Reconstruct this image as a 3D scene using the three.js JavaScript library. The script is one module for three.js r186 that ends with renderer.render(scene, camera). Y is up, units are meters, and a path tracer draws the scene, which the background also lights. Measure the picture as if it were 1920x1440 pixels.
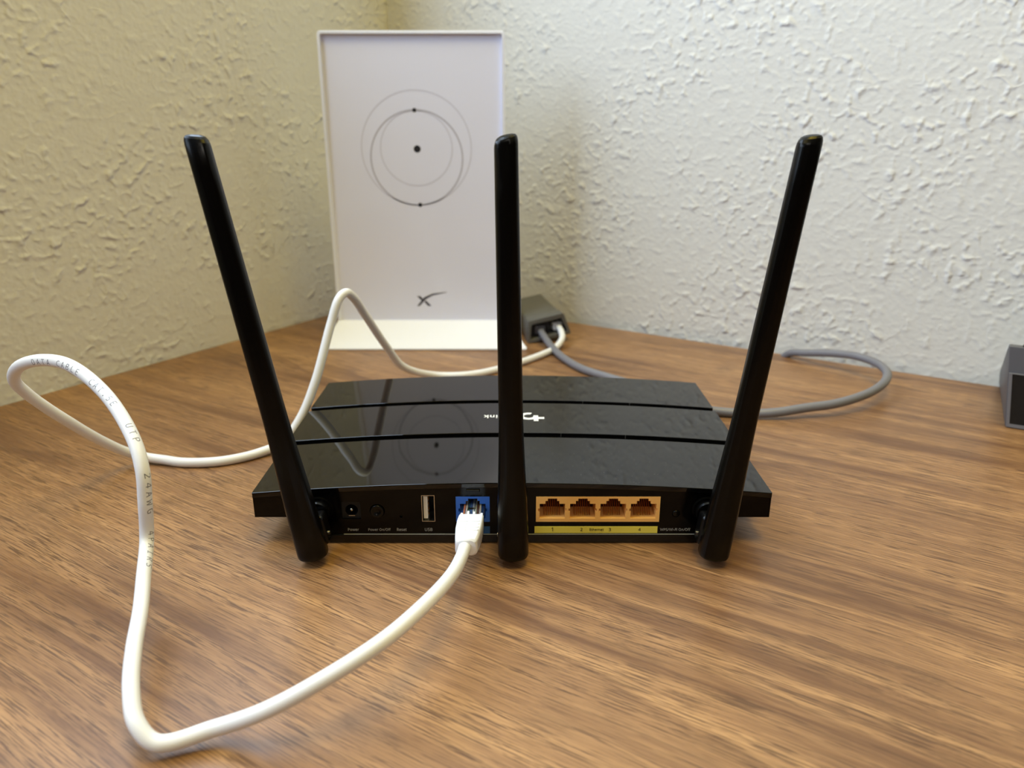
import * as THREE from 'three';
import { TextGeometry } from 'three/addons/geometries/TextGeometry.js';
import { FontLoader } from 'three/addons/loaders/FontLoader.js';
import { RoundedBoxGeometry } from 'three/addons/geometries/RoundedBoxGeometry.js';
import { RectAreaLightUniformsLib } from 'three/addons/lights/RectAreaLightUniformsLib.js';
import { mergeGeometries, toCreasedNormals } from 'three/addons/utils/BufferGeometryUtils.js';

// ------------------------------------------------------------------ camera, lights, exposure
const DESK = 0.75;                                   // height of the desk top
const scene = new THREE.Scene();
scene.background = new THREE.Color(0.02, 0.02, 0.022);
const camera = new THREE.PerspectiveCamera(53.13, 4 / 3, 0.02, 20);
camera.position.set(0, DESK + 0.191, 0);
camera.rotation.set(THREE.MathUtils.degToRad(-18.93), 0, 0);
camera.focus = 0.35;
camera.userData.fStop = 10;
scene.add(camera);

const renderer = new THREE.WebGLRenderer({ antialias: true });
renderer.toneMapping = THREE.LinearToneMapping;
renderer.toneMappingExposure = 1.0;
renderer.shadowMap.enabled = true;
RectAreaLightUniformsLib.init();

// the room stands turned: u runs along the back wall, w along the left wall, both from the corner
const TURN = THREE.MathUtils.degToRad(-32.4), CORNER = new THREE.Vector3(-0.1296, 0, -0.878);
const ROOM = { u: 4.4, w: 4.2, h: 2.3 };
const WIN = { w0: 0.20, w1: 1.3, y0: DESK + 0.36, y1: DESK + 1.3 };
const LAMP_SIZE = 0.55;
const DAYLIGHT = new THREE.Color(0.61, 0.77, 1.0), WARM = new THREE.Color(1.0, 0.75, 0.07);
const LAMPS = [{ u: 0.66, w: 0.46, color: WARM, power: 11.2 }, { u: 1.7, w: 2.2, color: new THREE.Color(1.0, 0.95, 0.90), power: 12 }];  // second lamp is added out of view to brighten surfaces facing the camera
const roomPoint = (u, y, w) => new THREE.Vector3(u, y, w).applyAxisAngle(new THREE.Vector3(0, 1, 0), TURN).add(CORNER);
{
  const day = new THREE.RectAreaLight(DAYLIGHT, 6.8, WIN.w1 - WIN.w0, WIN.y1 - WIN.y0);
  day.name = 'window_daylight';
  day.position.copy(roomPoint(0.02, (WIN.y0 + WIN.y1) / 2, (WIN.w0 + WIN.w1) / 2));
  day.lookAt(roomPoint(1, (WIN.y0 + WIN.y1) / 2, (WIN.w0 + WIN.w1) / 2));
  scene.add(day);
  for (const { u, w, color, power } of LAMPS) {
    const lamp = new THREE.RectAreaLight(color, power, LAMP_SIZE, LAMP_SIZE);
    lamp.name = 'ceiling_lamp_light';
    lamp.position.copy(roomPoint(u, ROOM.h - 0.045, w));
    lamp.rotation.set(-Math.PI / 2, 0, -TURN);
    scene.add(lamp);
  }
}

// ------------------------------------------------------------------ helpers
let seed = 20;
const rnd = () => { seed = (seed * 1664525 + 1013904223) >>> 0; return seed / 4294967296; };
const mm = 0.001;
const clamp = (x, a = 0, b = 1) => Math.min(b, Math.max(a, x));
const smooth = (a, b, x) => { const t = clamp((x - a) / (b - a)); return t * t * (3 - 2 * t); };
function hash(x, y, s) { let h = Math.imul(x, 374761393) ^ Math.imul(y, 668265263) ^ Math.imul(s, 974634777); h = Math.imul(h ^ (h >>> 13), 1274126177); return ((h ^ (h >>> 16)) >>> 0) / 4294967296; }
// value-gradient noise that repeats every px by py cells; result about -1..1
function noise(x, y, px, py, s) {
  const xi = Math.floor(x), yi = Math.floor(y), fx = x - xi, fy = y - yi;
  const wx = fx * fx * fx * (fx * (fx * 6 - 15) + 10), wy = fy * fy * fy * (fy * (fy * 6 - 15) + 10);
  const m = (a, n) => ((a % n) + n) % n;
  const x0 = m(xi, px), x1 = m(xi + 1, px), y0 = m(yi, py), y1 = m(yi + 1, py);
  const g = (cx, cy, dx, dy) => { const a = hash(cx, cy, s) * 6.2831853; return Math.cos(a) * dx + Math.sin(a) * dy; };
  const a = g(x0, y0, fx, fy), b = g(x1, y0, fx - 1, fy), c = g(x0, y1, fx, fy - 1), d = g(x1, y1, fx - 1, fy - 1);
  return 1.5 * (a + (b - a) * wx + (c - a + (a - b - c + d) * wx) * wy);
}
function texture(w, h, fill, srgb) {
  const data = new Uint8Array(w * h * 4);
  for (let j = 0; j < h; j++) for (let i = 0; i < w; i++) {
    const p = fill(i / w, j / h), k = (j * w + i) * 4;
    data[k] = clamp(p[0]) * 255; data[k + 1] = clamp(p[1]) * 255; data[k + 2] = clamp(p[2]) * 255; data[k + 3] = 255;
  }
  const t = new THREE.DataTexture(data, w, h);
  t.wrapS = t.wrapT = THREE.RepeatWrapping; t.magFilter = THREE.LinearFilter; t.minFilter = THREE.LinearMipmapLinearFilter; t.generateMipmaps = true;
  if (srgb) t.colorSpace = THREE.SRGBColorSpace;
  t.needsUpdate = true;
  return t;
}
const mat = (hex, roughness, more = {}) => new THREE.MeshPhysicalMaterial({ color: hex, roughness, ...more });

const used = {};
function numbered(name) { const n = used[name] = (used[name] ?? -1) + 1; return n ? `${name}_${String(n).padStart(3, '0')}` : name; }
function shade(o) { o.castShadow = o.receiveShadow = true; return o; }
function part(name, geometry, material, parent, label) {
  const m = shade(new THREE.Mesh(Array.isArray(geometry) ? mergeGeometries(geometry.map((g) => (g.index ? g.toNonIndexed() : g)).map(clean)) : geometry, material));
  m.name = name; if (label) m.userData.label = label; parent.add(m); return m;
}
function clean(g) { for (const k of Object.keys(g.attributes)) if (!['position', 'normal', 'uv'].includes(k)) g.deleteAttribute(k); g.morphAttributes = {}; return g; }
function thing(name, label, category, position, turn = 0) {
  const o = new THREE.Group(); o.name = numbered(name); o.position.copy(position); o.rotation.y = turn;
  o.userData = { label, category }; scene.add(o); return o;
}
function structure(name, geometry, material) {
  const m = geometry ? part(name, geometry, material, scene) : new THREE.Group();
  m.name = name; m.userData.kind = 'structure'; scene.add(m);
  m.position.copy(CORNER); m.rotation.y = TURN; return m;
}
const onDesk = (x, h, d) => new THREE.Vector3(x * mm, DESK + h * mm, -d * mm);   // right of, above, ahead of the camera's foot point, in mm
function box(w, h, d, x = 0, y = 0, z = 0, r = 0, seg = 2) {
  const g = r ? new RoundedBoxGeometry(w, h, d, seg, r) : new THREE.BoxGeometry(w, h, d);
  return g.translate(x, y, z);
}
function cyl(r0, r1, len, axis, x, y, z, seg = 32) {
  const g = new THREE.CylinderGeometry(r1, r0, len, seg);
  if (axis === 'z') g.rotateX(Math.PI / 2); if (axis === 'x') g.rotateZ(-Math.PI / 2);
  return g.translate(x, y, z);
}
// skin over rings of points (all with the same count), closed round and capped at both ends
function loft(rings, crease = 0.6) {
  const n = rings[0].length, pos = [], uv = [], idx = [];
  rings.forEach((r, i) => r.forEach((p, k) => { pos.push(p.x, p.y, p.z); uv.push(k / n, i / (rings.length - 1)); }));
  for (let i = 0; i < rings.length - 1; i++) for (let k = 0; k < n; k++) {
    const a = i * n + k, b = i * n + (k + 1) % n, c = a + n, d = b + n; idx.push(a, b, d, a, d, c);
  }
  for (const [i, flip] of [[0, true], [rings.length - 1, false]]) {
    const c = new THREE.Vector3(); rings[i].forEach((p) => c.add(p)); c.divideScalar(n);
    const at = pos.length / 3; pos.push(c.x, c.y, c.z); uv.push(0.5, 0.5);
    for (let k = 0; k < n; k++) { const a = i * n + k, b = i * n + (k + 1) % n; flip ? idx.push(at, b, a) : idx.push(at, a, b); }
  }
  const g = new THREE.BufferGeometry();
  g.setAttribute('position', new THREE.Float32BufferAttribute(pos, 3)); g.setAttribute('uv', new THREE.Float32BufferAttribute(uv, 2)); g.setIndex(idx);
  return toCreasedNormals(g, crease);
}
function roundRect(w, h, r, per = 5) {                // outline as [x, y] points, counter-clockwise
  const out = [];
  for (const [cx, cy, a0] of [[w / 2 - r, h / 2 - r, 0], [-w / 2 + r, h / 2 - r, 1], [-w / 2 + r, -h / 2 + r, 2], [w / 2 - r, -h / 2 + r, 3]])
    for (let k = 0; k <= per; k++) { const a = (a0 + k / per) * Math.PI / 2; out.push([cx + r * Math.cos(a), cy + r * Math.sin(a)]); }
  return out;
}
const poly = (pts) => new THREE.Shape(pts.map(([x, y]) => new THREE.Vector2(x, y)));
function extrude(shape, depth, bevel = 0, curveSegments = 24) {
  return new THREE.ExtrudeGeometry(shape, { depth: depth - 2 * bevel, bevelEnabled: bevel > 0, bevelThickness: bevel, bevelSize: bevel, bevelOffset: -bevel, bevelSegments: 2, curveSegments }).translate(0, 0, bevel);
}
// round cord along a smooth curve; the print side of its jacket is turned by roll, u counts from s0 to s1 along it
function cord(points, r, { steps = 400, sides = 20, roll = 0, s0 = 0, s1 = 1 } = {}) {
  const curve = new THREE.CatmullRomCurve3(points, false, 'centripetal'); curve.arcLengthDivisions = 2000;
  const len = curve.getLength(), pos = [], nor = [], uv = [], idx = [], frames = [];
  let t0 = curve.getTangentAt(0), n = new THREE.Vector3(0, 1, 0).cross(t0).cross(t0).negate().normalize();
  for (let i = 0; i <= steps; i++) {
    const u = i / steps, p = curve.getPointAt(u), t = curve.getTangentAt(u);
    n.applyQuaternion(new THREE.Quaternion().setFromUnitVectors(t0, t)); n.addScaledVector(t, -n.dot(t)).normalize(); t0 = t;
    const b = t.clone().cross(n); frames.push([n.clone(), b]);
    for (let k = 0; k <= sides; k++) {
      const a = (typeof roll === 'function' ? roll(u * len) : roll) + (k / sides - 0.5) * Math.PI * 2, q = n.clone().multiplyScalar(Math.cos(a)).addScaledVector(b, Math.sin(a));
      pos.push(p.x + q.x * r, p.y + q.y * r, p.z + q.z * r); nor.push(q.x, q.y, q.z); uv.push((u * len - s0) / (s1 - s0), 1 - k / sides);
    }
  }
  for (let i = 0; i < steps; i++) for (let k = 0; k < sides; k++) { const a = i * (sides + 1) + k, c = a + sides + 1; idx.push(a, a + 1, c, a + 1, c + 1, c); }
  const g = new THREE.BufferGeometry();
  g.setAttribute('position', new THREE.Float32BufferAttribute(pos, 3)); g.setAttribute('normal', new THREE.Float32BufferAttribute(nor, 3)); g.setAttribute('uv', new THREE.Float32BufferAttribute(uv, 2)); g.setIndex(idx);
  return { geometry: g, curve, len, frames };
}
const fonts = new FontLoader();
const sans = await fonts.loadAsync('fonts/droid/droid_sans_regular.typeface.json');
const bold = await fonts.loadAsync('fonts/droid/droid_sans_bold.typeface.json');
function lettering(str, width, x, y, z, { font = sans, depth = 0.12 * mm, stretch = 1 } = {}) {
  const g = new TextGeometry(str, { font, size: 1, depth: 0.01, curveSegments: 4, bevelEnabled: false });
  g.computeBoundingBox(); const b = g.boundingBox, s = width / (b.max.x - b.min.x);
  g.translate(-(b.min.x + b.max.x) / 2, -(font === sans ? 0.36 : 0.36), 0).scale(s, s * stretch, depth / 0.01).translate(x, y, z);
  return g;
}

// ------------------------------------------------------------------ surfaces
const plasterBump = texture(1536, 1536, (x, y) => {
  const P = 0.9;                                      // metres in one repeat
  const wx = 0.22 * noise(x * 50, y * 56, 50, 56, 1), wy = 0.22 * noise(x * 50, y * 56, 50, 56, 2);
  const n1 = noise(x * 70 + wx, y * 76 + wy, 70, 76, 3), n2 = noise(x * 122 + wx, y * 132 + wy, 122, 132, 4);
  const n3 = noise(x * 230 + wx, y * 240 + wy, 230, 240, 5), n6 = noise(x * 420, y * 460, 420, 460, 24);
  const n4 = noise(x * 10, y * 11, 10, 11, 6), n5 = noise(x * 26, y * 34, 26, 34, 8);
  const amount = 0.30 + 0.70 * smooth(-0.4, 0.4, n4 + 0.4 * n5);
  const lump = (n, t) => Math.pow(Math.max(0, n - t), 1.15);
  const crest = smooth(0.70, 1, 1 - Math.abs(noise(x * 50 + wx * 2, y * 54 + wy * 2, 50, 54, 7)) * 3.2) * smooth(0.12, 0.45, n5) * smooth(-0.3, 0.3, n1);
  let h = amount * (0.50 * lump(n1 + 0.5 * n2, 0.15) + 0.52 * lump(n2 + 0.45 * n3, 0.10)) + 0.085 * n3 * (0.4 + 0.6 * amount) + 0.03 * n6;
  h += 0.12 * crest + 0.05 * n5 + 0.05 * n4 + 0.24;
  return [h, h, h];
});
const M = {};
M.wall = mat(0xd8d8d6, 0.72, { bumpMap: plasterBump, bumpScale: 1.8 * mm });
M.ceiling = mat(0xcfc6b4, 0.9);
M.wallTan = mat(0x84694a, 0.8, { bumpMap: plasterBump, bumpScale: 1.8 * mm });
const woodU = 0.70, woodW = 0.42;
const grainField = (x, y) => {                        // x along the grain, y across it, both 0..1
  const bend = 0.014 * noise(x * 2, y * 2, 2, 2, 11) + 0.006 * noise(x * 5, y * 6, 5, 6, 12) + 0.0012 * noise(x * 16, y * 22, 16, 22, 10);
  const v = y + bend;
  const broad = noise(x * 2, v * 8, 2, 8, 13), band = noise(x * 3, v * 30, 3, 30, 9), mid = noise(x * 6, v * 85, 6, 85, 14), fine = noise(x * 14, v * 210, 14, 210, 15);
  const thin = noise(x * 30, v * 520, 30, 520, 16), pore = noise(x * 40, v * 900, 40, 900, 17), fleck = noise(x * 110, v * 1000, 110, 1000, 18);
  const c = v * 13 + 1.4 * noise(x * 2, v * 4, 2, 4, 19) + 0.45 * band, saw = c - Math.floor(c);
  const figure = smooth(0, 0.10, saw) * Math.pow(1 - saw, 1.5);   // each growth line starts dark and sharp and fades out
  const where = smooth(-0.35, 0.4, noise(x * 3, v * 7, 3, 7, 23));
  const tone = 0.62 + 0.16 * broad + 0.28 * band + 0.28 * mid + 0.24 * fine + 0.12 * thin - 0.55 * figure * where;
  const lines = smooth(0.15, 0.60, fine + 0.45 * thin + 0.35 * mid), pores = smooth(0.00, 0.40, pore + 0.35 * fleck + 0.20 * fine) * (0.45 + 0.55 * smooth(-0.35, 0.3, mid + 0.6 * band));
  return [clamp(tone), clamp(0.40 * lines + 0.85 * pores)];
};
const woodMap = texture(2048, 2048, (x, y) => {
  const [t, d] = grainField(x, y), L = [0.715, 0.553, 0.378], D = [0.425, 0.295, 0.193], K = [0.245, 0.156, 0.094];
  return [0, 1, 2].map((c) => { const base = D[c] + (L[c] - D[c]) * t; return base + (K[c] - base) * d * 0.64; });
}, true);
const woodRough = texture(1024, 1024, (x, y) => { const r = 0.40 + 0.06 * noise(x * 40, y * 300, 40, 300, 21) + 0.05 * noise(x * 9, y * 9, 9, 9, 22); return [0, r, 0]; });
M.wood = new THREE.MeshPhysicalMaterial({ map: woodMap, roughnessMap: woodRough, roughness: 1.0 });
M.edgeBand = mat(0x6b4a2c, 0.5);
M.metalLeg = mat(0x2b2b2d, 0.45, { metalness: 0.6 });
const carpet = texture(512, 512, (x, y) => { const v = 0.24 + 0.08 * noise(x * 120, y * 120, 120, 120, 31) + 0.05 * noise(x * 20, y * 20, 20, 20, 32); return [v, v * 0.86, v * 0.68]; }, true);
M.carpet = new THREE.MeshPhysicalMaterial({ map: carpet, roughness: 1 });
M.trim = mat(0xe6e4de, 0.5);
M.glow = mat(0xdfe8ee, 0.6, { emissive: DAYLIGHT, emissiveIntensity: 1.0 });
M.lampGlow = mat(0xfff2dc, 0.6, { emissive: WARM, emissiveIntensity: 1.2 });
const dust = texture(1024, 512, (x, y) => {
  const side = smooth(0.42, 0.6, x);                  // the right half of the lid is dusty and smeared
  const smear = Math.max(0, noise(x * 22, y * 7, 22, 7, 41) + 0.5 * noise(x * 60, y * 18, 60, 18, 42));
  const film = 0.012 * side + 0.022 * side * smear;
  const gx = Math.floor(x * 300), gy = Math.floor(y * 150), s = hash(gx, gy, 43), fx = x * 300 - gx - 0.5, fy = y * 150 - gy - 0.5;
  const speck = s > 1 - 0.010 * (0.15 + side) ? smooth(0.35, 0.1, Math.hypot(fx, fy)) * 0.32 : 0;
  const v = 0.022 + film + speck; return [v, v, v];
}, true);
M.lid = new THREE.MeshPhysicalMaterial({ map: dust, roughness: 0.03, ior: 1.5, specularIntensity: 0.8 });
M.case = mat(0x040404, 0.14, { specularIntensity: 0.35 });
M.caseMatte = mat(0x030303, 0.5, { specularIntensity: 0.3 });
M.caseEdge = mat(0x050505, 0.22);
M.seam = mat(0x8c8c8a, 0.4);  // pale grey paints the highlight along the case edge
M.pit = mat(0x030303, 0.6);
M.antenna = mat(0x040404, 0.27, { specularIntensity: 0.4 });
M.hinge = mat(0x060606, 0.25, { specularIntensity: 0.5 });
M.orange = mat(0xffc672, 0.42);
M.portBack = mat(0x3a1206, 0.6);
M.yellow = mat(0xebdf5c, 0.5);
M.blue = mat(0x2f6cd0, 0.42);
M.blueStrip = mat(0x1a4f86, 0.5);
M.print = mat(0x9a9a98, 0.5);
M.logo = mat(0xe4e4e2, 0.4);
M.inkOnYellow = mat(0x1d1703, 0.6);
M.metal = mat(0xc4c2bc, 0.25, { metalness: 1 });
M.gold = mat(0xa87830, 0.3, { metalness: 1 });
M.tongue = mat(0xe9e2d2, 0.45);
M.white = mat(0xf0f2f8, 0.38);
M.shell = mat(0xeef2ff, 0.32);
M.face = mat(0xe7eaff, 0.12, { ior: 1.5 });
M.ringStrong = mat(0xbdbdcd, 0.15);
M.ringFaint = mat(0xd2d3e6, 0.15);
M.dot = mat(0x2a2a30, 0.3);
M.emblem = mat(0x4b4b54, 0.3);
M.clear = mat(0xf4f8fa, 0.05, { transmission: 1, thickness: 0.0008, ior: 1.5 });
M.greyCord = mat(0x74747c, 0.42);
M.adapter = mat(0x5b5b5a, 0.42);
M.adapterDark = mat(0x1c1c1d, 0.5);
M.brick = mat(0x56565a, 0.45);
M.brickTrim = mat(0x727277, 0.4);
M.rubber = mat(0x0c0c0c, 0.6);

// ------------------------------------------------------------------ the setting
function slab(u0, u1, y0, y1, w0, w1) {                // box in room coordinates with uv in metres / 0.9
  const g = new THREE.BoxGeometry(u1 - u0, y1 - y0, w1 - w0).translate((u0 + u1) / 2, (y0 + y1) / 2, (w0 + w1) / 2);
  const p = g.attributes.position, n = g.attributes.normal, uv = g.attributes.uv;
  for (let i = 0; i < p.count; i++) {
    const ax = Math.abs(n.getX(i)) > 0.5, ay = Math.abs(n.getY(i)) > 0.5;
    uv.setXY(i, (ax ? p.getZ(i) + 0.37 : p.getX(i)) / 0.9, (ay ? p.getZ(i) : p.getY(i)) / 0.9);
  }
  return g;
}
const T = 0.14;
structure('wall_left', [
  slab(-T, 0, 0, WIN.y0, -T, ROOM.w), slab(-T, 0, WIN.y1, ROOM.h, -T, ROOM.w),
  slab(-T, 0, WIN.y0, WIN.y1, -T, WIN.w0), slab(-T, 0, WIN.y0, WIN.y1, WIN.w1, ROOM.w),
], M.wall);
structure('wall_back', slab(0, ROOM.u, 0, ROOM.h, -T, 0), M.wall);
structure('wall_right', slab(ROOM.u, ROOM.u + T, 0, ROOM.h, -T, ROOM.w), M.wallTan);
structure('wall_front', slab(-T, ROOM.u + T, 0, ROOM.h, ROOM.w, ROOM.w + T), M.wallTan);
structure('floor', slab(-T, ROOM.u + T, -0.1, 0, -T, ROOM.w + T), M.carpet);
structure('ceiling', slab(-T, ROOM.u + T, ROOM.h, ROOM.h + 0.1, -T, ROOM.w + T), M.ceiling);
structure('baseboard_left', slab(0, 0.012, 0, 0.09, 0.012, ROOM.w), M.trim);
structure('baseboard_back', slab(0, ROOM.u, 0, 0.09, 0, 0.012), M.trim);
{
  const w = structure('window_1');
  const f = 0.045;
  part('window_frame', [
    slab(-0.10, -0.03, WIN.y0, WIN.y0 + f, WIN.w0, WIN.w1), slab(-0.10, -0.03, WIN.y1 - f, WIN.y1, WIN.w0, WIN.w1),
    slab(-0.10, -0.03, WIN.y0 + f, WIN.y1 - f, WIN.w0, WIN.w0 + f), slab(-0.10, -0.03, WIN.y0 + f, WIN.y1 - f, WIN.w1 - f, WIN.w1),
  ], M.trim, w);
  part('window_pane', slab(-0.075, -0.065, WIN.y0 + f, WIN.y1 - f, WIN.w0 + f, WIN.w1 - f), M.glow, w);
  part('window_sill', slab(-0.12, 0.015, WIN.y0 - 0.02, WIN.y0, WIN.w0 - 0.03, WIN.w1 + 0.03), M.trim, w);
}
LAMPS.forEach(({ u, w }, i) => {
  const label = ['square warm white ceiling light panel with a thin white frame above the desk', 'added unseen fill light, a square warm white ceiling panel behind the camera'][i];
  const l = thing('ceiling_light', label, 'lamp', roomPoint(u, ROOM.h, w), TURN), S = LAMP_SIZE;
  const s = S / 2, e = 0.02;
  part('frame', [box(S + 2 * e, 0.035, e, 0, -0.0175, s + e / 2), box(S + 2 * e, 0.035, e, 0, -0.0175, -s - e / 2), box(e, 0.035, S, s + e / 2, -0.0175, 0), box(e, 0.035, S, -s - e / 2, -0.0175, 0)], M.trim, l);
  part('lamp_diffuser', box(S, 0.012, S, 0, -0.024, 0), M.lampGlow, l);
});

// ------------------------------------------------------------------ desk (a little gap stays along the back wall for cables)
{
  const d = thing('desk', 'brown wood grain laminate desk filling the corner under all the devices', 'desk', roomPoint(0, 0, 0), TURN);
  const u0 = 0.001, u1 = 1.5, w0 = 0.008, w1 = 0.76, t = 0.028;
  const top = new RoundedBoxGeometry(u1 - u0, t, w1 - w0, 2, 0.0015).translate((u0 + u1) / 2, DESK - t / 2, (w0 + w1) / 2);
  const p = top.attributes.position, uv = top.attributes.uv;
  for (let i = 0; i < p.count; i++) uv.setXY(i, p.getX(i) / woodU + 0.13, p.getZ(i) / woodW + 0.02);
  part('desktop', top, M.wood, d);
  part('edge_band', box(u1 - u0, t - 0.002, 0.002, (u0 + u1) / 2, DESK - t / 2, w1 + 0.001), M.edgeBand, d);
  for (const u of [0.06, 1.44]) for (const w of [0.09, 0.70]) part('leg', box(0.05, DESK - t, 0.05, u, (DESK - t) / 2, w, 0.004), M.metalLeg, d);
  for (const w of [0.09, 0.70]) part('rail', box(1.33, 0.05, 0.025, 0.75, DESK - t - 0.025, w), M.metalLeg, d);
}

// ------------------------------------------------------------------ black router
const router = thing('wifi_router', 'glossy black wireless router with three tall antennas lying flat on the desk', 'router', onDesk(0, 0, 402));
{
  const HW = 121.5 * mm, BW = 98 * mm, Z1 = 79 * mm, Z0 = -80 * mm;
  const arch = (x) => 31.7 * mm - 5.2 * mm * (x / HW) ** 2;
  const LID = 2.5 * mm, WING = 13.7 * mm, SEAM = 4.7 * mm;
  const arcPts = (x0, x1, off, n = 72) => Array.from({ length: n + 1 }, (_, i) => { const x = x0 + (x1 - x0) * i / n; return [x, arch(x) + off]; });
  const upper = [[-BW, SEAM], [BW, SEAM], [BW + 1 * mm, WING], [HW, WING], ...arcPts(HW, -HW, -LID), [-HW, WING], [-BW - 1 * mm, WING]];
  const WALL = 13 * mm;
  const core = toCreasedNormals(extrude(poly(upper), Z1 - WALL - Z0, 0), 0.4).translate(0, 0, Z0);
  part('case', core, M.caseMatte, router);
  // back plate of the case with its openings
  const plate = poly(upper), hole = (pts) => plate.holes.push(new THREE.Path(pts.map(([x, y]) => new THREE.Vector2(x * mm, y * mm))));
  const rect = (x0, x1, y0, y1) => [[x0, y0], [x0, y1], [x1, y1], [x1, y0]];
  const circle = (cx, cy, r, n = 28) => Array.from({ length: n }, (_, i) => [cx + r * Math.cos(-i / n * 2 * Math.PI), cy + r * Math.sin(-i / n * 2 * Math.PI)]);
  const LAN = [11.3, 69.6, 11.3, 24.5], WAN = [-26.4, -10.5, 11.3, 24.5], USB = [-42.5, -36.3, 11.5, 25.3], JACK = [-80.4, -71.3, 12.6, 21.8];
  for (const h of [LAN, WAN, USB, JACK]) hole(rect(...h));
  hole(circle(-63.5, 17, 3.6)); hole(circle(-52.4, 14, 0.7)); hole(circle(77.4, 15.6, 1.9));
  part('rear_panel', toCreasedNormals(extrude(plate, WALL, 0), 0.4).translate(0, 0, Z1 - WALL), M.case, router);
  const foot = poly([[-BW - 0.2 * mm, 1 * mm], [-BW + 1.5 * mm, 0.6 * mm], [BW - 1.5 * mm, 0.6 * mm], [BW + 0.2 * mm, 1 * mm], [BW + 0.2 * mm, SEAM], [-BW - 0.2 * mm, SEAM]]);
  part('bottom_case', toCreasedNormals(extrude(foot, Z1 - Z0 + 0.9 * mm, 0.35 * mm), 0.1).translate(0, 0, Z0 - 0.1 * mm), M.caseEdge, router);
  part('seam_highlight', box(168 * mm, 0.28 * mm, 0.5 * mm, 4 * mm, SEAM + 0.05 * mm, Z1 + 0.35 * mm), M.seam, router, 'thin added pale strip painting the highlight along the back edge');  // added strip, the edge highlight is put into its colour
  for (const [x, z] of [[-80, -60], [80, -60], [-80, 60], [80, 60]]) part('rubber_foot', cyl(6 * mm, 6 * mm, 0.6 * mm, 'y', x * mm, 0.3 * mm, z * mm), M.rubber, router);
  // three lid panels with open grooves between them
  for (const [za, zb] of [[-80.2, -32.6], [-27.6, 18.6], [24.4, 79.4]]) {
    const s = poly([...arcPts(-HW - 0.1 * mm, HW + 0.1 * mm, -LID), ...arcPts(HW + 0.1 * mm, -HW - 0.1 * mm, 0)]);
    const g = toCreasedNormals(extrude(s, (zb - za) * mm, 0.35 * mm), 0.12).translate(0, 0, za * mm);
    const p = g.attributes.position, uv = g.attributes.uv;
    for (let i = 0; i < p.count; i++) uv.setXY(i, p.getX(i) / (2 * HW) + 0.5, 0.5 - p.getZ(i) / 0.16);
    part('lid_panel', g, M.lid, router);
  }
  // logo on the middle panel, upside down for this side
  {
    const zc = -6 * mm, xe = 9.5 * mm, top = (x) => arch(x);
    const ring = new THREE.Shape(); ring.absarc(0, 0, 5.4 * mm, -0.62 * Math.PI, 0.98 * Math.PI, false); ring.absarc(0, 0, 2.7 * mm, 0.98 * Math.PI, -0.62 * Math.PI, true);
    const bars = [[-5.4, -2.7, -1, 7.6], [-8.8, -5.4, 1.6, 4.4]].map(([x0, x1, y0, y1]) => box((x1 - x0) * mm, (y1 - y0) * mm, 0.16 * mm, (x0 + x1) / 2 * mm, (y0 + y1) / 2 * mm, 0.08 * mm));
    const lay = (g, x) => g.rotateX(-Math.PI / 2).rotateY(Math.PI).translate(x, top(x) - 0.02 * mm, zc);
    const e = [extrude(ring, 0.12 * mm, 0), ...bars].map((g) => lay(g, xe));
    part('logo_emblem', e, M.logo, router, 'white ring shaped emblem');
    const t = lay(lettering('tp-link', 17 * mm, 0, 0, 0, { font: bold, stretch: 1.15 }), -7.6 * mm);
    part('logo_lettering', t, M.logo, router, 'white printed lettering');
  }
  // RJ45 openings
  const jack = (cx, y0) => { const h = [[-6, 0], [-6, 3.6], [-6.7, 3.6], [-6.7, 5.2], [-6, 5.2], [-6, 7.7], [-3.3, 7.7], [-3.3, 9.2], [-2.2, 9.2], [-2.2, 10.4], [2.2, 10.4], [2.2, 9.2], [3.3, 9.2], [3.3, 7.7], [6, 7.7], [6, 5.2], [6.7, 5.2], [6.7, 3.6], [6, 3.6], [6, 0]];
    return new THREE.Path(h.map(([x, y]) => new THREE.Vector2((cx + x) * mm, (y0 + y) * mm))); };
  const ports = (name, r, xs, m, label) => {
    const s = poly(rect(...r).map(([x, y]) => [x * mm, y * mm])); for (const x of xs) s.holes.push(jack(x, r[2] + 1.8));
    const depth = WALL - 0.2 * mm, zf = Z1 + 0.15 * mm;
    const o = part(name, extrude(s, depth - 1 * mm, 0).translate(0, 0, zf - depth + 1 * mm), m, router, label);
    part('socket_back', box((r[1] - r[0]) * mm, (r[3] - r[2]) * mm, 1 * mm, (r[0] + r[1]) / 2 * mm, (r[2] + r[3]) / 2 * mm, zf - depth + 0.5 * mm), M.portBack, o);
    for (const x of xs) {
      const pins = [];
      for (let k = 0; k < 8; k++) pins.push(box(0.4 * mm, 0.3 * mm, 8.6 * mm, 0, 0, 0).rotateX(0.62).translate((x + (k - 3.5) * 1.05) * mm, (r[2] + 4.8) * mm, zf - 6.2 * mm));
      part('contact_pins', pins, M.gold, o);
    }
    return o;
  };
  ports('ethernet_ports', LAN, [19, 33.3, 47.6, 61.9], M.orange, 'row of four orange network sockets');
  ports('internet_port', WAN, [-18.45], M.blue, 'blue network socket with the white plug in it');
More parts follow.
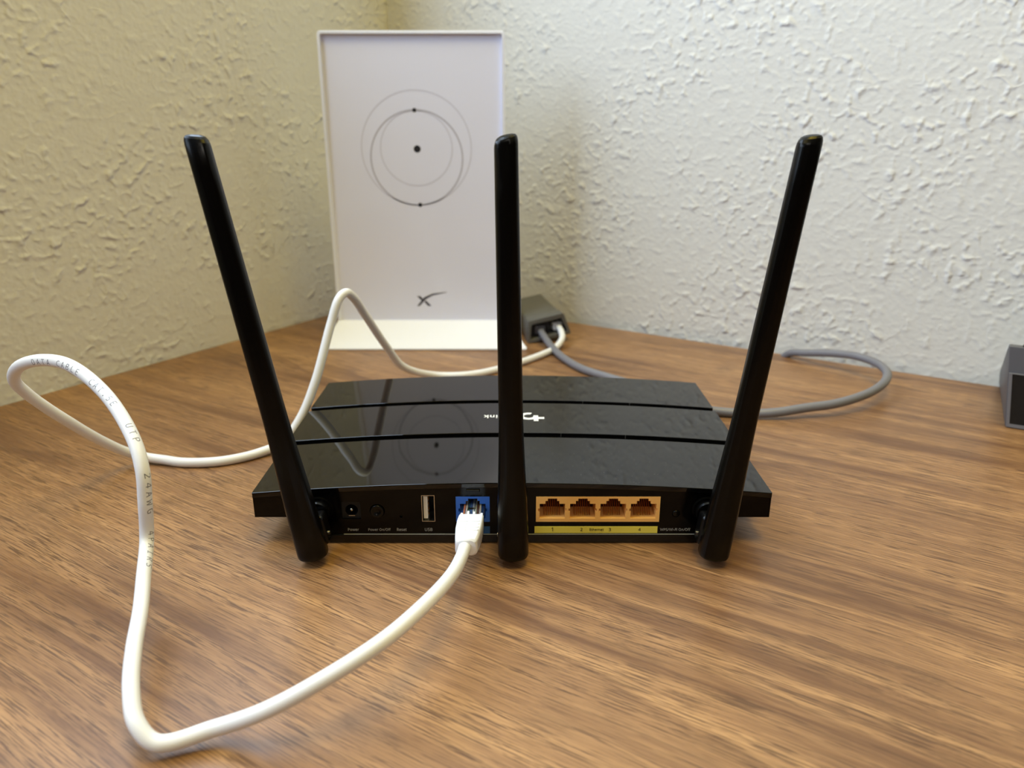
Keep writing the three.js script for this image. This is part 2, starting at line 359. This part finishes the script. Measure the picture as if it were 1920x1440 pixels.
  // usb socket
  {
    const [x0, x1, y0, y1] = USB, w = 0.3, s = poly(rect(x0, x1, y0, y1).map(([x, y]) => [x * mm, y * mm]));
    s.holes.push(new THREE.Path(rect(x0 + w, x1 - w, y0 + w, y1 - w).map(([x, y]) => new THREE.Vector2(x * mm, y * mm))));
    const u = part('usb_port', extrude(s, 10 * mm, 0).translate(0, 0, Z1 - 9.7 * mm), M.metal, router, 'upright usb socket in a thin metal frame');
    part('tongue', box(1.9 * mm, 11.6 * mm, 8.8 * mm, (x0 + 1.75) * mm, (y0 + y1) / 2 * mm, Z1 - 5.2 * mm), M.tongue, u);
    part('contact_pins', [0, 1, 2, 3].map((k) => box(0.3 * mm, 1 * mm, 6 * mm, (x0 + 2.9) * mm, (y0 + 2.9 + k * 2.65) * mm, Z1 - 5.5 * mm)), M.gold, u);
  }
  {
    const [x0, x1, y0, y1] = JACK, cx = (x0 + x1) / 2, cy = (y0 + y1) / 2;
    const s = poly(rect(x0, x1, y0, y1).map(([x, y]) => [x * mm, y * mm])); s.holes.push(new THREE.Path(circle(cx, cy - 0.4, 3.0).map(([x, y]) => new THREE.Vector2(x * mm, y * mm))));
    const j = part('power_jack', extrude(s, 9 * mm, 0).translate(0, 0, Z1 - 10.2 * mm), M.pit, router, 'empty square power socket');
    part('centre_pin', new THREE.CapsuleGeometry(0.85 * mm, 7 * mm, 6, 16).rotateX(Math.PI / 2).translate(cx * mm, (cy - 0.2) * mm, Z1 - 5 * mm), M.metal, j);
    part('contact_spring', box(3 * mm, 0.35 * mm, 8 * mm, cx * mm, (cy - 3.2) * mm, Z1 - 5 * mm), M.metal, j);
  }
  part('power_button', new THREE.LatheGeometry([[0, 0.2], [1.2, 0.2], [1.6, 0.9], [2.9, 1.2], [3.25, 0.7], [3.25, -3]].map(([r, y]) => new THREE.Vector2(r * mm, y * mm)), 40).rotateX(Math.PI / 2).translate(-63.5 * mm, 17 * mm, Z1), M.hinge, router, 'round black push button');
  part('reset_button', cyl(0.6 * mm, 0.6 * mm, 1 * mm, 'z', -52.4 * mm, 14 * mm, Z1 - 2 * mm), M.pit, router);
  part('wireless_button', new THREE.LatheGeometry([[0, 0.5], [1.2, 0.4], [1.7, -0.1], [1.7, -3]].map(([r, y]) => new THREE.Vector2(r * mm, y * mm)), 32).rotateX(Math.PI / 2).translate(77.4 * mm, 15.6 * mm, Z1), M.hinge, router, 'small round black button');
  part('cover_clip', box(6.5 * mm, 1.2 * mm, 0.8 * mm, -18.2 * mm, 27.8 * mm, Z1 + 0.3 * mm, 0.3 * mm), M.case, router);
  // coloured strips and small print under the sockets
  part('label_strip', box(58.4 * mm, 3.5 * mm, 0.2 * mm, 39.9 * mm, 7.05 * mm, Z1 + 0.1 * mm), M.yellow, router, 'yellow strip below the four orange sockets');
  part('label_strip', box(15.9 * mm, 3.7 * mm, 0.2 * mm, -18.45 * mm, 6.95 * mm, Z1 + 0.1 * mm), M.blueStrip, router, 'blue strip below the blue socket');
  for (const [s, w, x] of [['Power', 5.2, -75.4], ['Power On/Off', 10.6, -63.0], ['Reset', 4.6, -52.4], ['USB', 3.6, -39.6], ['WPS/Wi-Fi On/Off', 14.4, 77.6]])
    part('label_text', lettering(s, w * mm, x * mm, 6.9 * mm, Z1), M.print, router);
  for (const [s, w, x] of [['1', 0.75, 19.1], ['2', 1.0, 33], ['Ethernet', 6.6, 40.2], ['3', 1.0, 46.5], ['4', 1.1, 60.6]])
    part('label_text', lettering(s, w * mm, x * mm, 7.0 * mm, Z1 + 0.2 * mm), M.inkOnYellow, router);
  // antennas: bottom and tip centres, the tip cut slanting down towards the inner side
  const antenna = (xb, xt, inner, label) => {
    const a = new THREE.Group(); a.name = 'antenna'; a.userData.label = label; router.add(a);
    const zb = 97 * mm, yb = 3.6 * mm, yt = 186 * mm;
    a.position.set(xb * mm, yb, zb); a.rotation.z = -Math.atan2((xt - xb) * mm, yt - yb);
    const len = Math.hypot(yt - yb, (xt - xb) * mm), rings = [], N = 40;
    const wide = (t) => (t < 0.42 ? 6.95 - 1.75 * smooth(0.02, 0.42, t) : 5.2 - 0.55 * (t - 0.42) / 0.58) * mm;
    const ring = (t, k, y, tilt = 0) => Array.from({ length: N }, (_, i) => {
      const an = -i / N * 2 * Math.PI, e = 2.35, c = Math.cos(an), s = Math.sin(an), w = wide(t) * k;
      const x = w * Math.sign(c) * Math.abs(c) ** (2 / e), z = w * 0.82 * Math.sign(s) * Math.abs(s) ** (2 / e);
      return new THREE.Vector3(x, y - tilt * x * inner, z);
    });
    for (const [k, dy] of [[0.55, 0], [0.84, 0.15], [0.93, 0.6], [0.985, 1.4], [1, 2.4]]) rings.push(ring(0, k, dy * mm));
    for (let i = 1; i <= 26; i++) rings.push(ring(i / 27, 1, 2.4 * mm + (len - 8 * mm) * i / 27, i / 27 > 0.9 ? 0.20 * (i / 27 - 0.9) * 10 : 0));
    for (const [k, dy, tl] of [[1, -4.0, 0.24], [0.975, -2.7, 0.25], [0.90, -1.4, 0.25], [0.76, -0.55, 0.24], [0.5, -0.05, 0.22], [0.2, 0.1, 0.2]]) rings.push(ring(1, k, len + dy * mm, tl));
    part('antenna_rod', loft(rings, 0.9), M.antenna, a);
    const hx = 1.5 * inner * mm, hy = 14.2 * mm, z0 = Z1 - zb;
    const knuckle = [
      cyl(6.6 * mm, 6.4 * mm, 1.4 * mm, 'z', hx, hy, z0 + 0.7 * mm, 40), cyl(5.2 * mm, 5.2 * mm, 3.4 * mm, 'z', hx, hy, z0 + 2.9 * mm, 40), cyl(5.7 * mm, 5.4 * mm, 1.2 * mm, 'z', hx, hy, z0 + 4.4 * mm, 40),
      box(6 * mm, 15 * mm, 8.6 * mm, hx + inner * 2.2 * mm, 9.4 * mm, z0 + 9.6 * mm, 2 * mm, 3),
    ];
    const h = part('hinge', knuckle, M.hinge, a);
    part('hinge_pin', cyl(1.0 * mm, 1.0 * mm, 0.8 * mm, 'x', hx + inner * 5.4 * mm, 6.6 * mm, z0 + 9.8 * mm, 20), M.metal, a);
    return h;
  };
  antenna(-90, -119.8, 1, 'left antenna leaning outwards');
  antenna(0.6, -2.3, -1, 'upright middle antenna');
  antenna(91.2, 113.2, -1, 'right antenna leaning outwards');
}

// ------------------------------------------------------------------ white router standing in the corner
{
  const o = thing('satellite_router', 'white upright tablet shaped router with thin circles on its face standing in the corner', 'router', onDesk(-82.7, 0, 685));
  const W = 153.5 * mm, Y0 = 15 * mm, Y1 = 260.5 * mm, D = 15 * mm, RIM = 2.4 * mm, DEEP = 3.2 * mm;
  const outline = (w, y0, y1, r) => { const h = y1 - y0; return roundRect(w, h, r).map(([x, y]) => [x, y + y0 + h / 2]); };
  part('back_shell', toCreasedNormals(extrude(poly(outline(W, Y0, Y1, 3 * mm)), D - DEEP, 0.6 * mm), 0.5).translate(0, 0, -D), M.shell, o);
  const rim = poly(outline(W, Y0, Y1, 3 * mm)); rim.holes.push(new THREE.Path(outline(W - 2 * RIM, Y0 + 0.4 * mm, Y1 - RIM, 1.6 * mm).reverse().map(([x, y]) => new THREE.Vector2(x, y))));
  part('rim', toCreasedNormals(extrude(rim, DEEP + 0.2 * mm, 0.35 * mm), 0.5).translate(0, 0, -DEEP - 0.2 * mm), M.shell, o);
  const FZ = -DEEP + 0.05 * mm;
  const face = part('face_panel', toCreasedNormals(extrude(poly(outline(W - 2 * RIM - 0.05 * mm, Y0 + 0.5 * mm, Y1 - RIM, 1.5 * mm)), 1 * mm, 0), 0.5).translate(0, 0, FZ - 1 * mm), M.face, o, 'pale lavender glossy face');
  const cx = 0.8 * mm;
  const ringAt = (y, r, w, m, name) => part(name, new THREE.RingGeometry((r - w / 2) * mm, (r + w / 2) * mm, 128).translate(cx, y * mm, FZ + 0.08 * mm), m, face);
  ringAt(168.3, 47, 0.9, M.ringFaint, 'printed_circle'); ringAt(160.2, 39.4, 1.3, M.ringStrong, 'printed_circle'); ringAt(168.2, 30.7, 0.9, M.ringFaint, 'printed_circle');
  for (const [x, y, r] of [[-0.6, 199.4, 1.7], [0.6, 168, 3.0], [1.4, 121.1, 1.8]]) part('printed_dot', new THREE.CircleGeometry(r * mm, 32).translate(cx + x * mm, y * mm, FZ + 0.1 * mm), M.dot, face);
  // emblem near the foot: a cross of two tapering strokes, the rising one drawn out into a long tail
  const xs = (pts) => poly(pts.map(([x, y]) => [x * mm, y * mm]));
  const em = [xs([[-6.5, 30.5], [-4.2, 30.5], [2, 37.0], [8, 40.3], [21, 43.2], [21, 43.6], [8, 42.0], [0.2, 38.6]]), xs([[-6.3, 39.8], [-3.2, 39.8], [-0.4, 36.6], [-1.9, 35.1]]), xs([[0.3, 34.2], [1.8, 35.7], [6.6, 30.5], [3.6, 30.5]])].map((s) => new THREE.ShapeGeometry(s));
  part('printed_emblem', em.map((g) => g.translate(2.4 * mm, 0, FZ + 0.1 * mm)), M.emblem, face, 'dark crossed swoosh emblem');
  // flaring foot
  const sec = (z, hw, h) => [[hw, 0.4], [hw, h], [-hw * 0.4 - 46, h], [-hw * 0.4 - 46, 0.4]].map(([x, y]) => new THREE.Vector3(x * mm, y * mm, z * mm));
  part('foot', loft([sec(37, 95, 1.6), sec(36, 95.6, 2.4), sec(0.2, 77.2, 17.2), sec(-15, 77.2, 17.2), sec(-48, 93, 2.4), sec(-49, 92, 1.6)].map((r) => r.slice().reverse()).reverse(), 0.3), M.shell, o);
}

// ------------------------------------------------------------------ white network cable
{
  const base = onDesk(-120, 0, 350);
  const o = thing('ethernet_cable', 'white network cable looping round the left side of the desk into the blue socket', 'cable', base);
  const q = (x, h, d) => onDesk(x, h, d).sub(base);
  const path = [
    [41, 13.6, 690], [41.8, 13.5, 682], [44.2, 11.6, 671], [44.6, 7.6, 660], [38, 3.4, 645], [27, 2.8, 628], [-13, 2.8, 584], [-35, 2.8, 571], [-60, 4.2, 566], [-80, 20, 538], [-88, 40, 520], [-97, 70, 494], [-100.5, 84, 480], [-103.5, 89.5, 471.5], [-106.8, 87, 466], [-112, 71.5, 460],
    [-121, 39, 447], [-130, 18, 439], [-140, 5.5, 432], [-152, 2.9, 421], [-170, 2.8, 410], [-190, 2.8, 408], [-204, 2.9, 411.5], [-215, 4.5, 412], [-222, 11, 405], [-225, 22, 392], [-226, 33, 379], [-227, 44, 367], [-230, 56, 356], [-232.5, 67, 347], [-232.5, 76, 340], [-226, 84, 334], [-213, 89.5, 328], [-193, 91, 318], [-169, 83, 301], [-151, 70, 283], [-146, 60, 276], [-146, 48, 274], [-147.5, 31, 273],
    [-143, 24, 258], [-136.5, 21, 240], [-130, 19, 220], [-124.5, 15, 205], [-119, 10, 195.5], [-112, 5.2, 192.5], [-96, 6.2, 197.5], [-78, 14, 197], [-58.5, 23, 202], [-42.5, 28.5, 212.5], [-30.8, 27.8, 234], [-23.6, 22.4, 261], [-21.2, 18.4, 280], [-20.3, 17, 291],
  ].map((a) => q(...a));
  const R = 2.75 * mm, curve = new THREE.CatmullRomCurve3(path, false, 'centripetal'); curve.arcLengthDivisions = 2000;
  // where the print begins and ends: nearest curve points to the loop's far left and to its lower right
  const L = curve.getLength(), near = (p) => { let best = 0, bd = 9; for (let i = 0; i <= 2000; i++) { const dd = curve.getPointAt(i / 2000).distanceTo(p); if (dd < bd) { bd = dd; best = i / 2000; } } return best * L; };
  const s0 = near(q(-222, 86, 332)) + 0.010, s1 = s0 + 0.175;
  const cv = document.createElement('canvas'); cv.width = 2048; cv.height = 208; const c = cv.getContext('2d');
  c.fillStyle = '#e9ebf1'; c.fillRect(0, 0, 2048, 208);
  c.fillStyle = '#6c6c76'; c.font = '46px monospace'; c.textBaseline = 'middle';
  let x = 20; for (const ch of 'DATA CABLE  CAT.5E   UTP   24AWG  4PAIRS') { c.save(); c.translate(x, 104); c.scale(0.95, 1); c.fillText(ch, 0, 0); c.restore(); x += 41; }
  const print = new THREE.CanvasTexture(cv); print.colorSpace = THREE.SRGBColorSpace; print.wrapS = print.wrapT = THREE.ClampToEdgeWrapping;
  const jacket = new THREE.MeshPhysicalMaterial({ map: print, roughness: 0.36 });
  // the jacket twists a little, so that the print starts on the near side of the loop and turns to the right further down
  const plain = cord(path, R, { steps: 900, sides: 28 });
  const turns = [[0.012, 0.50, 0.02, 0.86], [0.055, 0.42, 0.30, 0.86], [0.10, 0.92, 0.22, 0.40]].map(([d, x, y, z]) => {
    const [n, b] = plain.frames[Math.round((s0 + d) / L * 900)], w = new THREE.Vector3(x, y, z); return [s0 + d, Math.atan2(w.dot(b), w.dot(n))];
  });
  for (let i = 1; i < turns.length; i++) while (Math.abs(turns[i][1] - turns[i - 1][1]) > Math.PI) turns[i][1] -= Math.sign(turns[i][1] - turns[i - 1][1]) * 2 * Math.PI;
  const roll = (s) => { if (s <= turns[0][0]) return turns[0][1]; for (let i = 1; i < turns.length; i++) if (s < turns[i][0]) return turns[i - 1][1] + (turns[i][1] - turns[i - 1][1]) * (s - turns[i - 1][0]) / (turns[i][0] - turns[i - 1][0]); return turns[turns.length - 1][1]; };
  const turned = cord(path, R, { steps: 900, sides: 28, roll, s0, s1 });
  part('cord', turned.geometry, jacket, o, 'white jacket with grey printed letters');
  // plug in the blue socket: its boot runs straight out of the router
  const bx = (d) => -18.45 - 1.3 * (317 - d) / 27, ring = (w, h, r, d, y) => roundRect(w, h, r).map(([a, b]) => q(bx(d) + a, y + b, d));
  part('plug_boot', loft([ring(10.6, 7.2, 1, 313.4, 16.7), ring(11.4, 8.4, 1.3, 312.6, 16.8), ring(11.8, 9.2, 1.5, 308, 17), ring(11.6, 9.2, 1.5, 301, 17), ring(10.4, 8.8, 2, 294, 17), ring(9.6, 8.2, 2.4, 290.5, 17), ring(8.4, 7.0, 2.6, 289.8, 17)], 0.5), M.white, o);
  const ridges = []; for (let k = 0; k < 4; k++) for (const s of [-1, 1]) { const p = q(bx(305 - k * 2.5) + s * 2.6, 21.6 - k * 0.06, 305 - k * 2.5); ridges.push(box(3.9 * mm, 0.7 * mm, 1.1 * mm, p.x, p.y, p.z, 0.25 * mm, 1)); }
  part('boot_ridges', ridges, M.white, o);
  const prongs = []; for (const [s, l] of [[-4.6, 3.2], [-1.7, 5], [1.0, 4.4], [4.5, 3]]) { const p = q(-18.45 + s, 19.9, 313 + l / 2 - 1); prongs.push(box(1.2 * mm, 1.0 * mm, l * mm, p.x, p.y, p.z, 0.3 * mm, 1)); }
  part('boot_prongs', prongs, M.white, o);
  const cp = q(-18.45, 17.0, 323.5);
  const plug = part('plug_body', box(11.2 * mm, 6.6 * mm, 21 * mm, cp.x, cp.y, cp.z, 0.5 * mm), M.clear, o, 'clear plastic plug');
  const lp = q(-18.45, 21.6, 323); part('plug_latch', box(3.4 * mm, 1.0 * mm, 13 * mm, lp.x, lp.y, lp.z, 0.3 * mm, 1).translate(0, 0, 0), M.clear, plug);
  ['#e0864a', '#f1e6dc', '#3b7a4a', '#5577b8', '#dfe6f2', '#e7efe6', '#7a4b2e', '#efe2d6'].forEach((col, k) => {
    const p = q(-18.45 + (k - 3.5) * 1.05, 18.6, 321); part('wire', cyl(0.46 * mm, 0.46 * mm, 14 * mm, 'z', p.x, p.y, p.z, 10), mat(col, 0.5), plug);
  });
  // plug at the adapter
  const e = (w, h, d, y) => roundRect(w, h, 1.4).map(([a, b]) => q(41.2 + a, y + b, d));
  part('plug_boot', loft([e(10, 7.5, 692, 13.6), e(10, 7.5, 683, 13.5), e(7.2, 6.4, 679.5, 13.2)].reverse().map((r) => r.slice().reverse()), 0.5), M.white, o);
}

// ------------------------------------------------------------------ grey box behind the white router's corner, with its grey cable
{
  const yaw = THREE.MathUtils.degToRad(11);              // its long axis runs back and a little to the left; the stiff cables tip it up on its left edge
  const o = thing('ethernet_adapter', 'dark grey box shaped network adapter lying beside the white upright router', 'adapter', onDesk(15, 0, 669));
  o.rotation.set(0, yaw, THREE.MathUtils.degToRad(11), 'YXZ');
  const X = 20 * mm;
  const trap = (w0, w1, y0, y1, r = 1.6) => { const p = roundRect(2, 2, 0.12, 4); return p.map(([a, b]) => { const t = (b + 1) / 2, w = w0 + (w1 - w0) * t; return [X + a * w / 2 * mm, (y0 + (y1 - y0) * t) * mm]; }); };
  const sec = (z, w0, w1, y0, y1) => trap(w0, w1, y0, y1).map(([a, b]) => new THREE.Vector3(a, b, z * mm));
  part('housing', loft([sec(-90, 34, 26, 2, 17), sec(-89, 37, 30, 0.6, 19.4), sec(-86, 38, 31, 0, 20), sec(-14, 38, 31, 0, 20)], 0.5), M.adapter, o);
  const frame = poly(trap(41, 33, 0, 20.6)); frame.holes.push(new THREE.Path(trap(35, 28, 3, 16.5).reverse().map(([x, y]) => new THREE.Vector2(x, y))));
  part('port_frame', toCreasedNormals(extrude(frame, 15 * mm, 0.4 * mm), 0.5).translate(0, 0, -15 * mm), M.adapter, o);
  const socket = poly(trap(35, 28, 3, 16.5));
  socket.holes.push(new THREE.Path([[22, 4], [22, 13], [33, 13], [33, 4]].map(([x, y]) => new THREE.Vector2(x * mm, y * mm))));
  part('port_panel', extrude(socket, 4 * mm, 0).translate(0, 0, -13 * mm), M.adapterDark, o, 'black recessed end with two sockets');
}
{
  const base = onDesk(120, 0, 560);
  const o = thing('grey_cable', 'thick grey cable running from the grey adapter round behind the black router to the wall', 'cable', base);
  const q = (x, h, d) => onDesk(x, h, d).sub(base);
  const path = [[24.5, 10.6, 685], [26, 10, 676], [28.5, 8.4, 665], [34, 5, 645], [44, 3.3, 612], [57, 3.2, 584], [74.5, 3.2, 564], [96, 3.2, 541], [112, 3.2, 515], [124, 3.2, 498], [140, 3.2, 490], [158, 3.4, 486], [176.6, 4.6, 484], [200, 7, 487], [221, 8.5, 491], [250, 11, 506], [270, 13, 526], [279, 14.5, 545], [279, 15.2, 565], [271, 15, 582], [259, 12, 599], [246, 7.5, 615], [236, 3.2, 628], [233, -4, 633], [232.5, -18, 633.4], [232, -40, 633.6], [231, -120, 634]].map((a) => q(...a));
  part('cord', cord(path, 3.1 * mm, { steps: 420, sides: 24 }).geometry, M.greyCord, o);
  const p = q(24.6, 10.6, 682);
  part('plug', new RoundedBoxGeometry(9.5 * mm, 8 * mm, 10 * mm, 2, 1.5 * mm).rotateY(THREE.MathUtils.degToRad(12.5)).translate(p.x, p.y, p.z), M.greyCord, o);
}

// ------------------------------------------------------------------ black power supply at the right, square to the walls
{
  const o = thing('power_supply', 'dark grey wedge shaped power supply with a black recessed front at the right desk edge', 'power supply', onDesk(325, 0, 470), THREE.MathUtils.degToRad(-29));
  const L = 110, H = 54, D = 97;                         // along the back wall, tall at the front, sloping down behind
  const side = poly([[0, 0.6], [-D, 0.6], [-D, 9], [-D + 3, 12], [-7, H], [0, H]].map(([z, y]) => [-z * mm, y * mm]));
  const shear = (g) => { const p = g.attributes.position; for (let i = 0; i < p.count; i++) p.setX(i, p.getX(i) - Math.max(0, p.getY(i)) * 0.13); g.computeVertexNormals(); return toCreasedNormals(g, 0.4); };
  const body = extrude(side, L * mm, 0.8 * mm).rotateY(Math.PI / 2);
  part('housing', shear(body), M.brick, o);
  const fr = poly([[0.6, 0.8], [L - 0.6, 0.8], [L - 0.6, 37], [0.6, 37]].map(([x, y]) => [x * mm, y * mm])); fr.holes.push(new THREE.Path([[2.4, 3], [2.4, 36.6], [L - 2.4, 36.6], [L - 2.4, 3]].map(([x, y]) => new THREE.Vector2(x * mm, y * mm))));
  part('front_trim', shear(extrude(fr, 1.6 * mm, 0).translate(0, 0, 0)), M.brickTrim, o);
  part('socket_panel', shear(box((L - 4) * mm, 34 * mm, 1 * mm, L / 2 * mm, 19.8 * mm, 0.6 * mm)), M.pit, o, 'black recessed socket panel');
  for (const x of [22, 60, 92]) part('socket', shear(box(18 * mm, 13 * mm, 1.6 * mm, x * mm, 16 * mm, 1.6 * mm, 0.4 * mm)), M.rubber, o);
  part('rubber_bump', new THREE.SphereGeometry(4 * mm, 20, 12).scale(1, 0.55, 1).translate(4.4 * mm, H * mm, -5 * mm), M.rubber, o);
}

renderer.render(scene, camera);
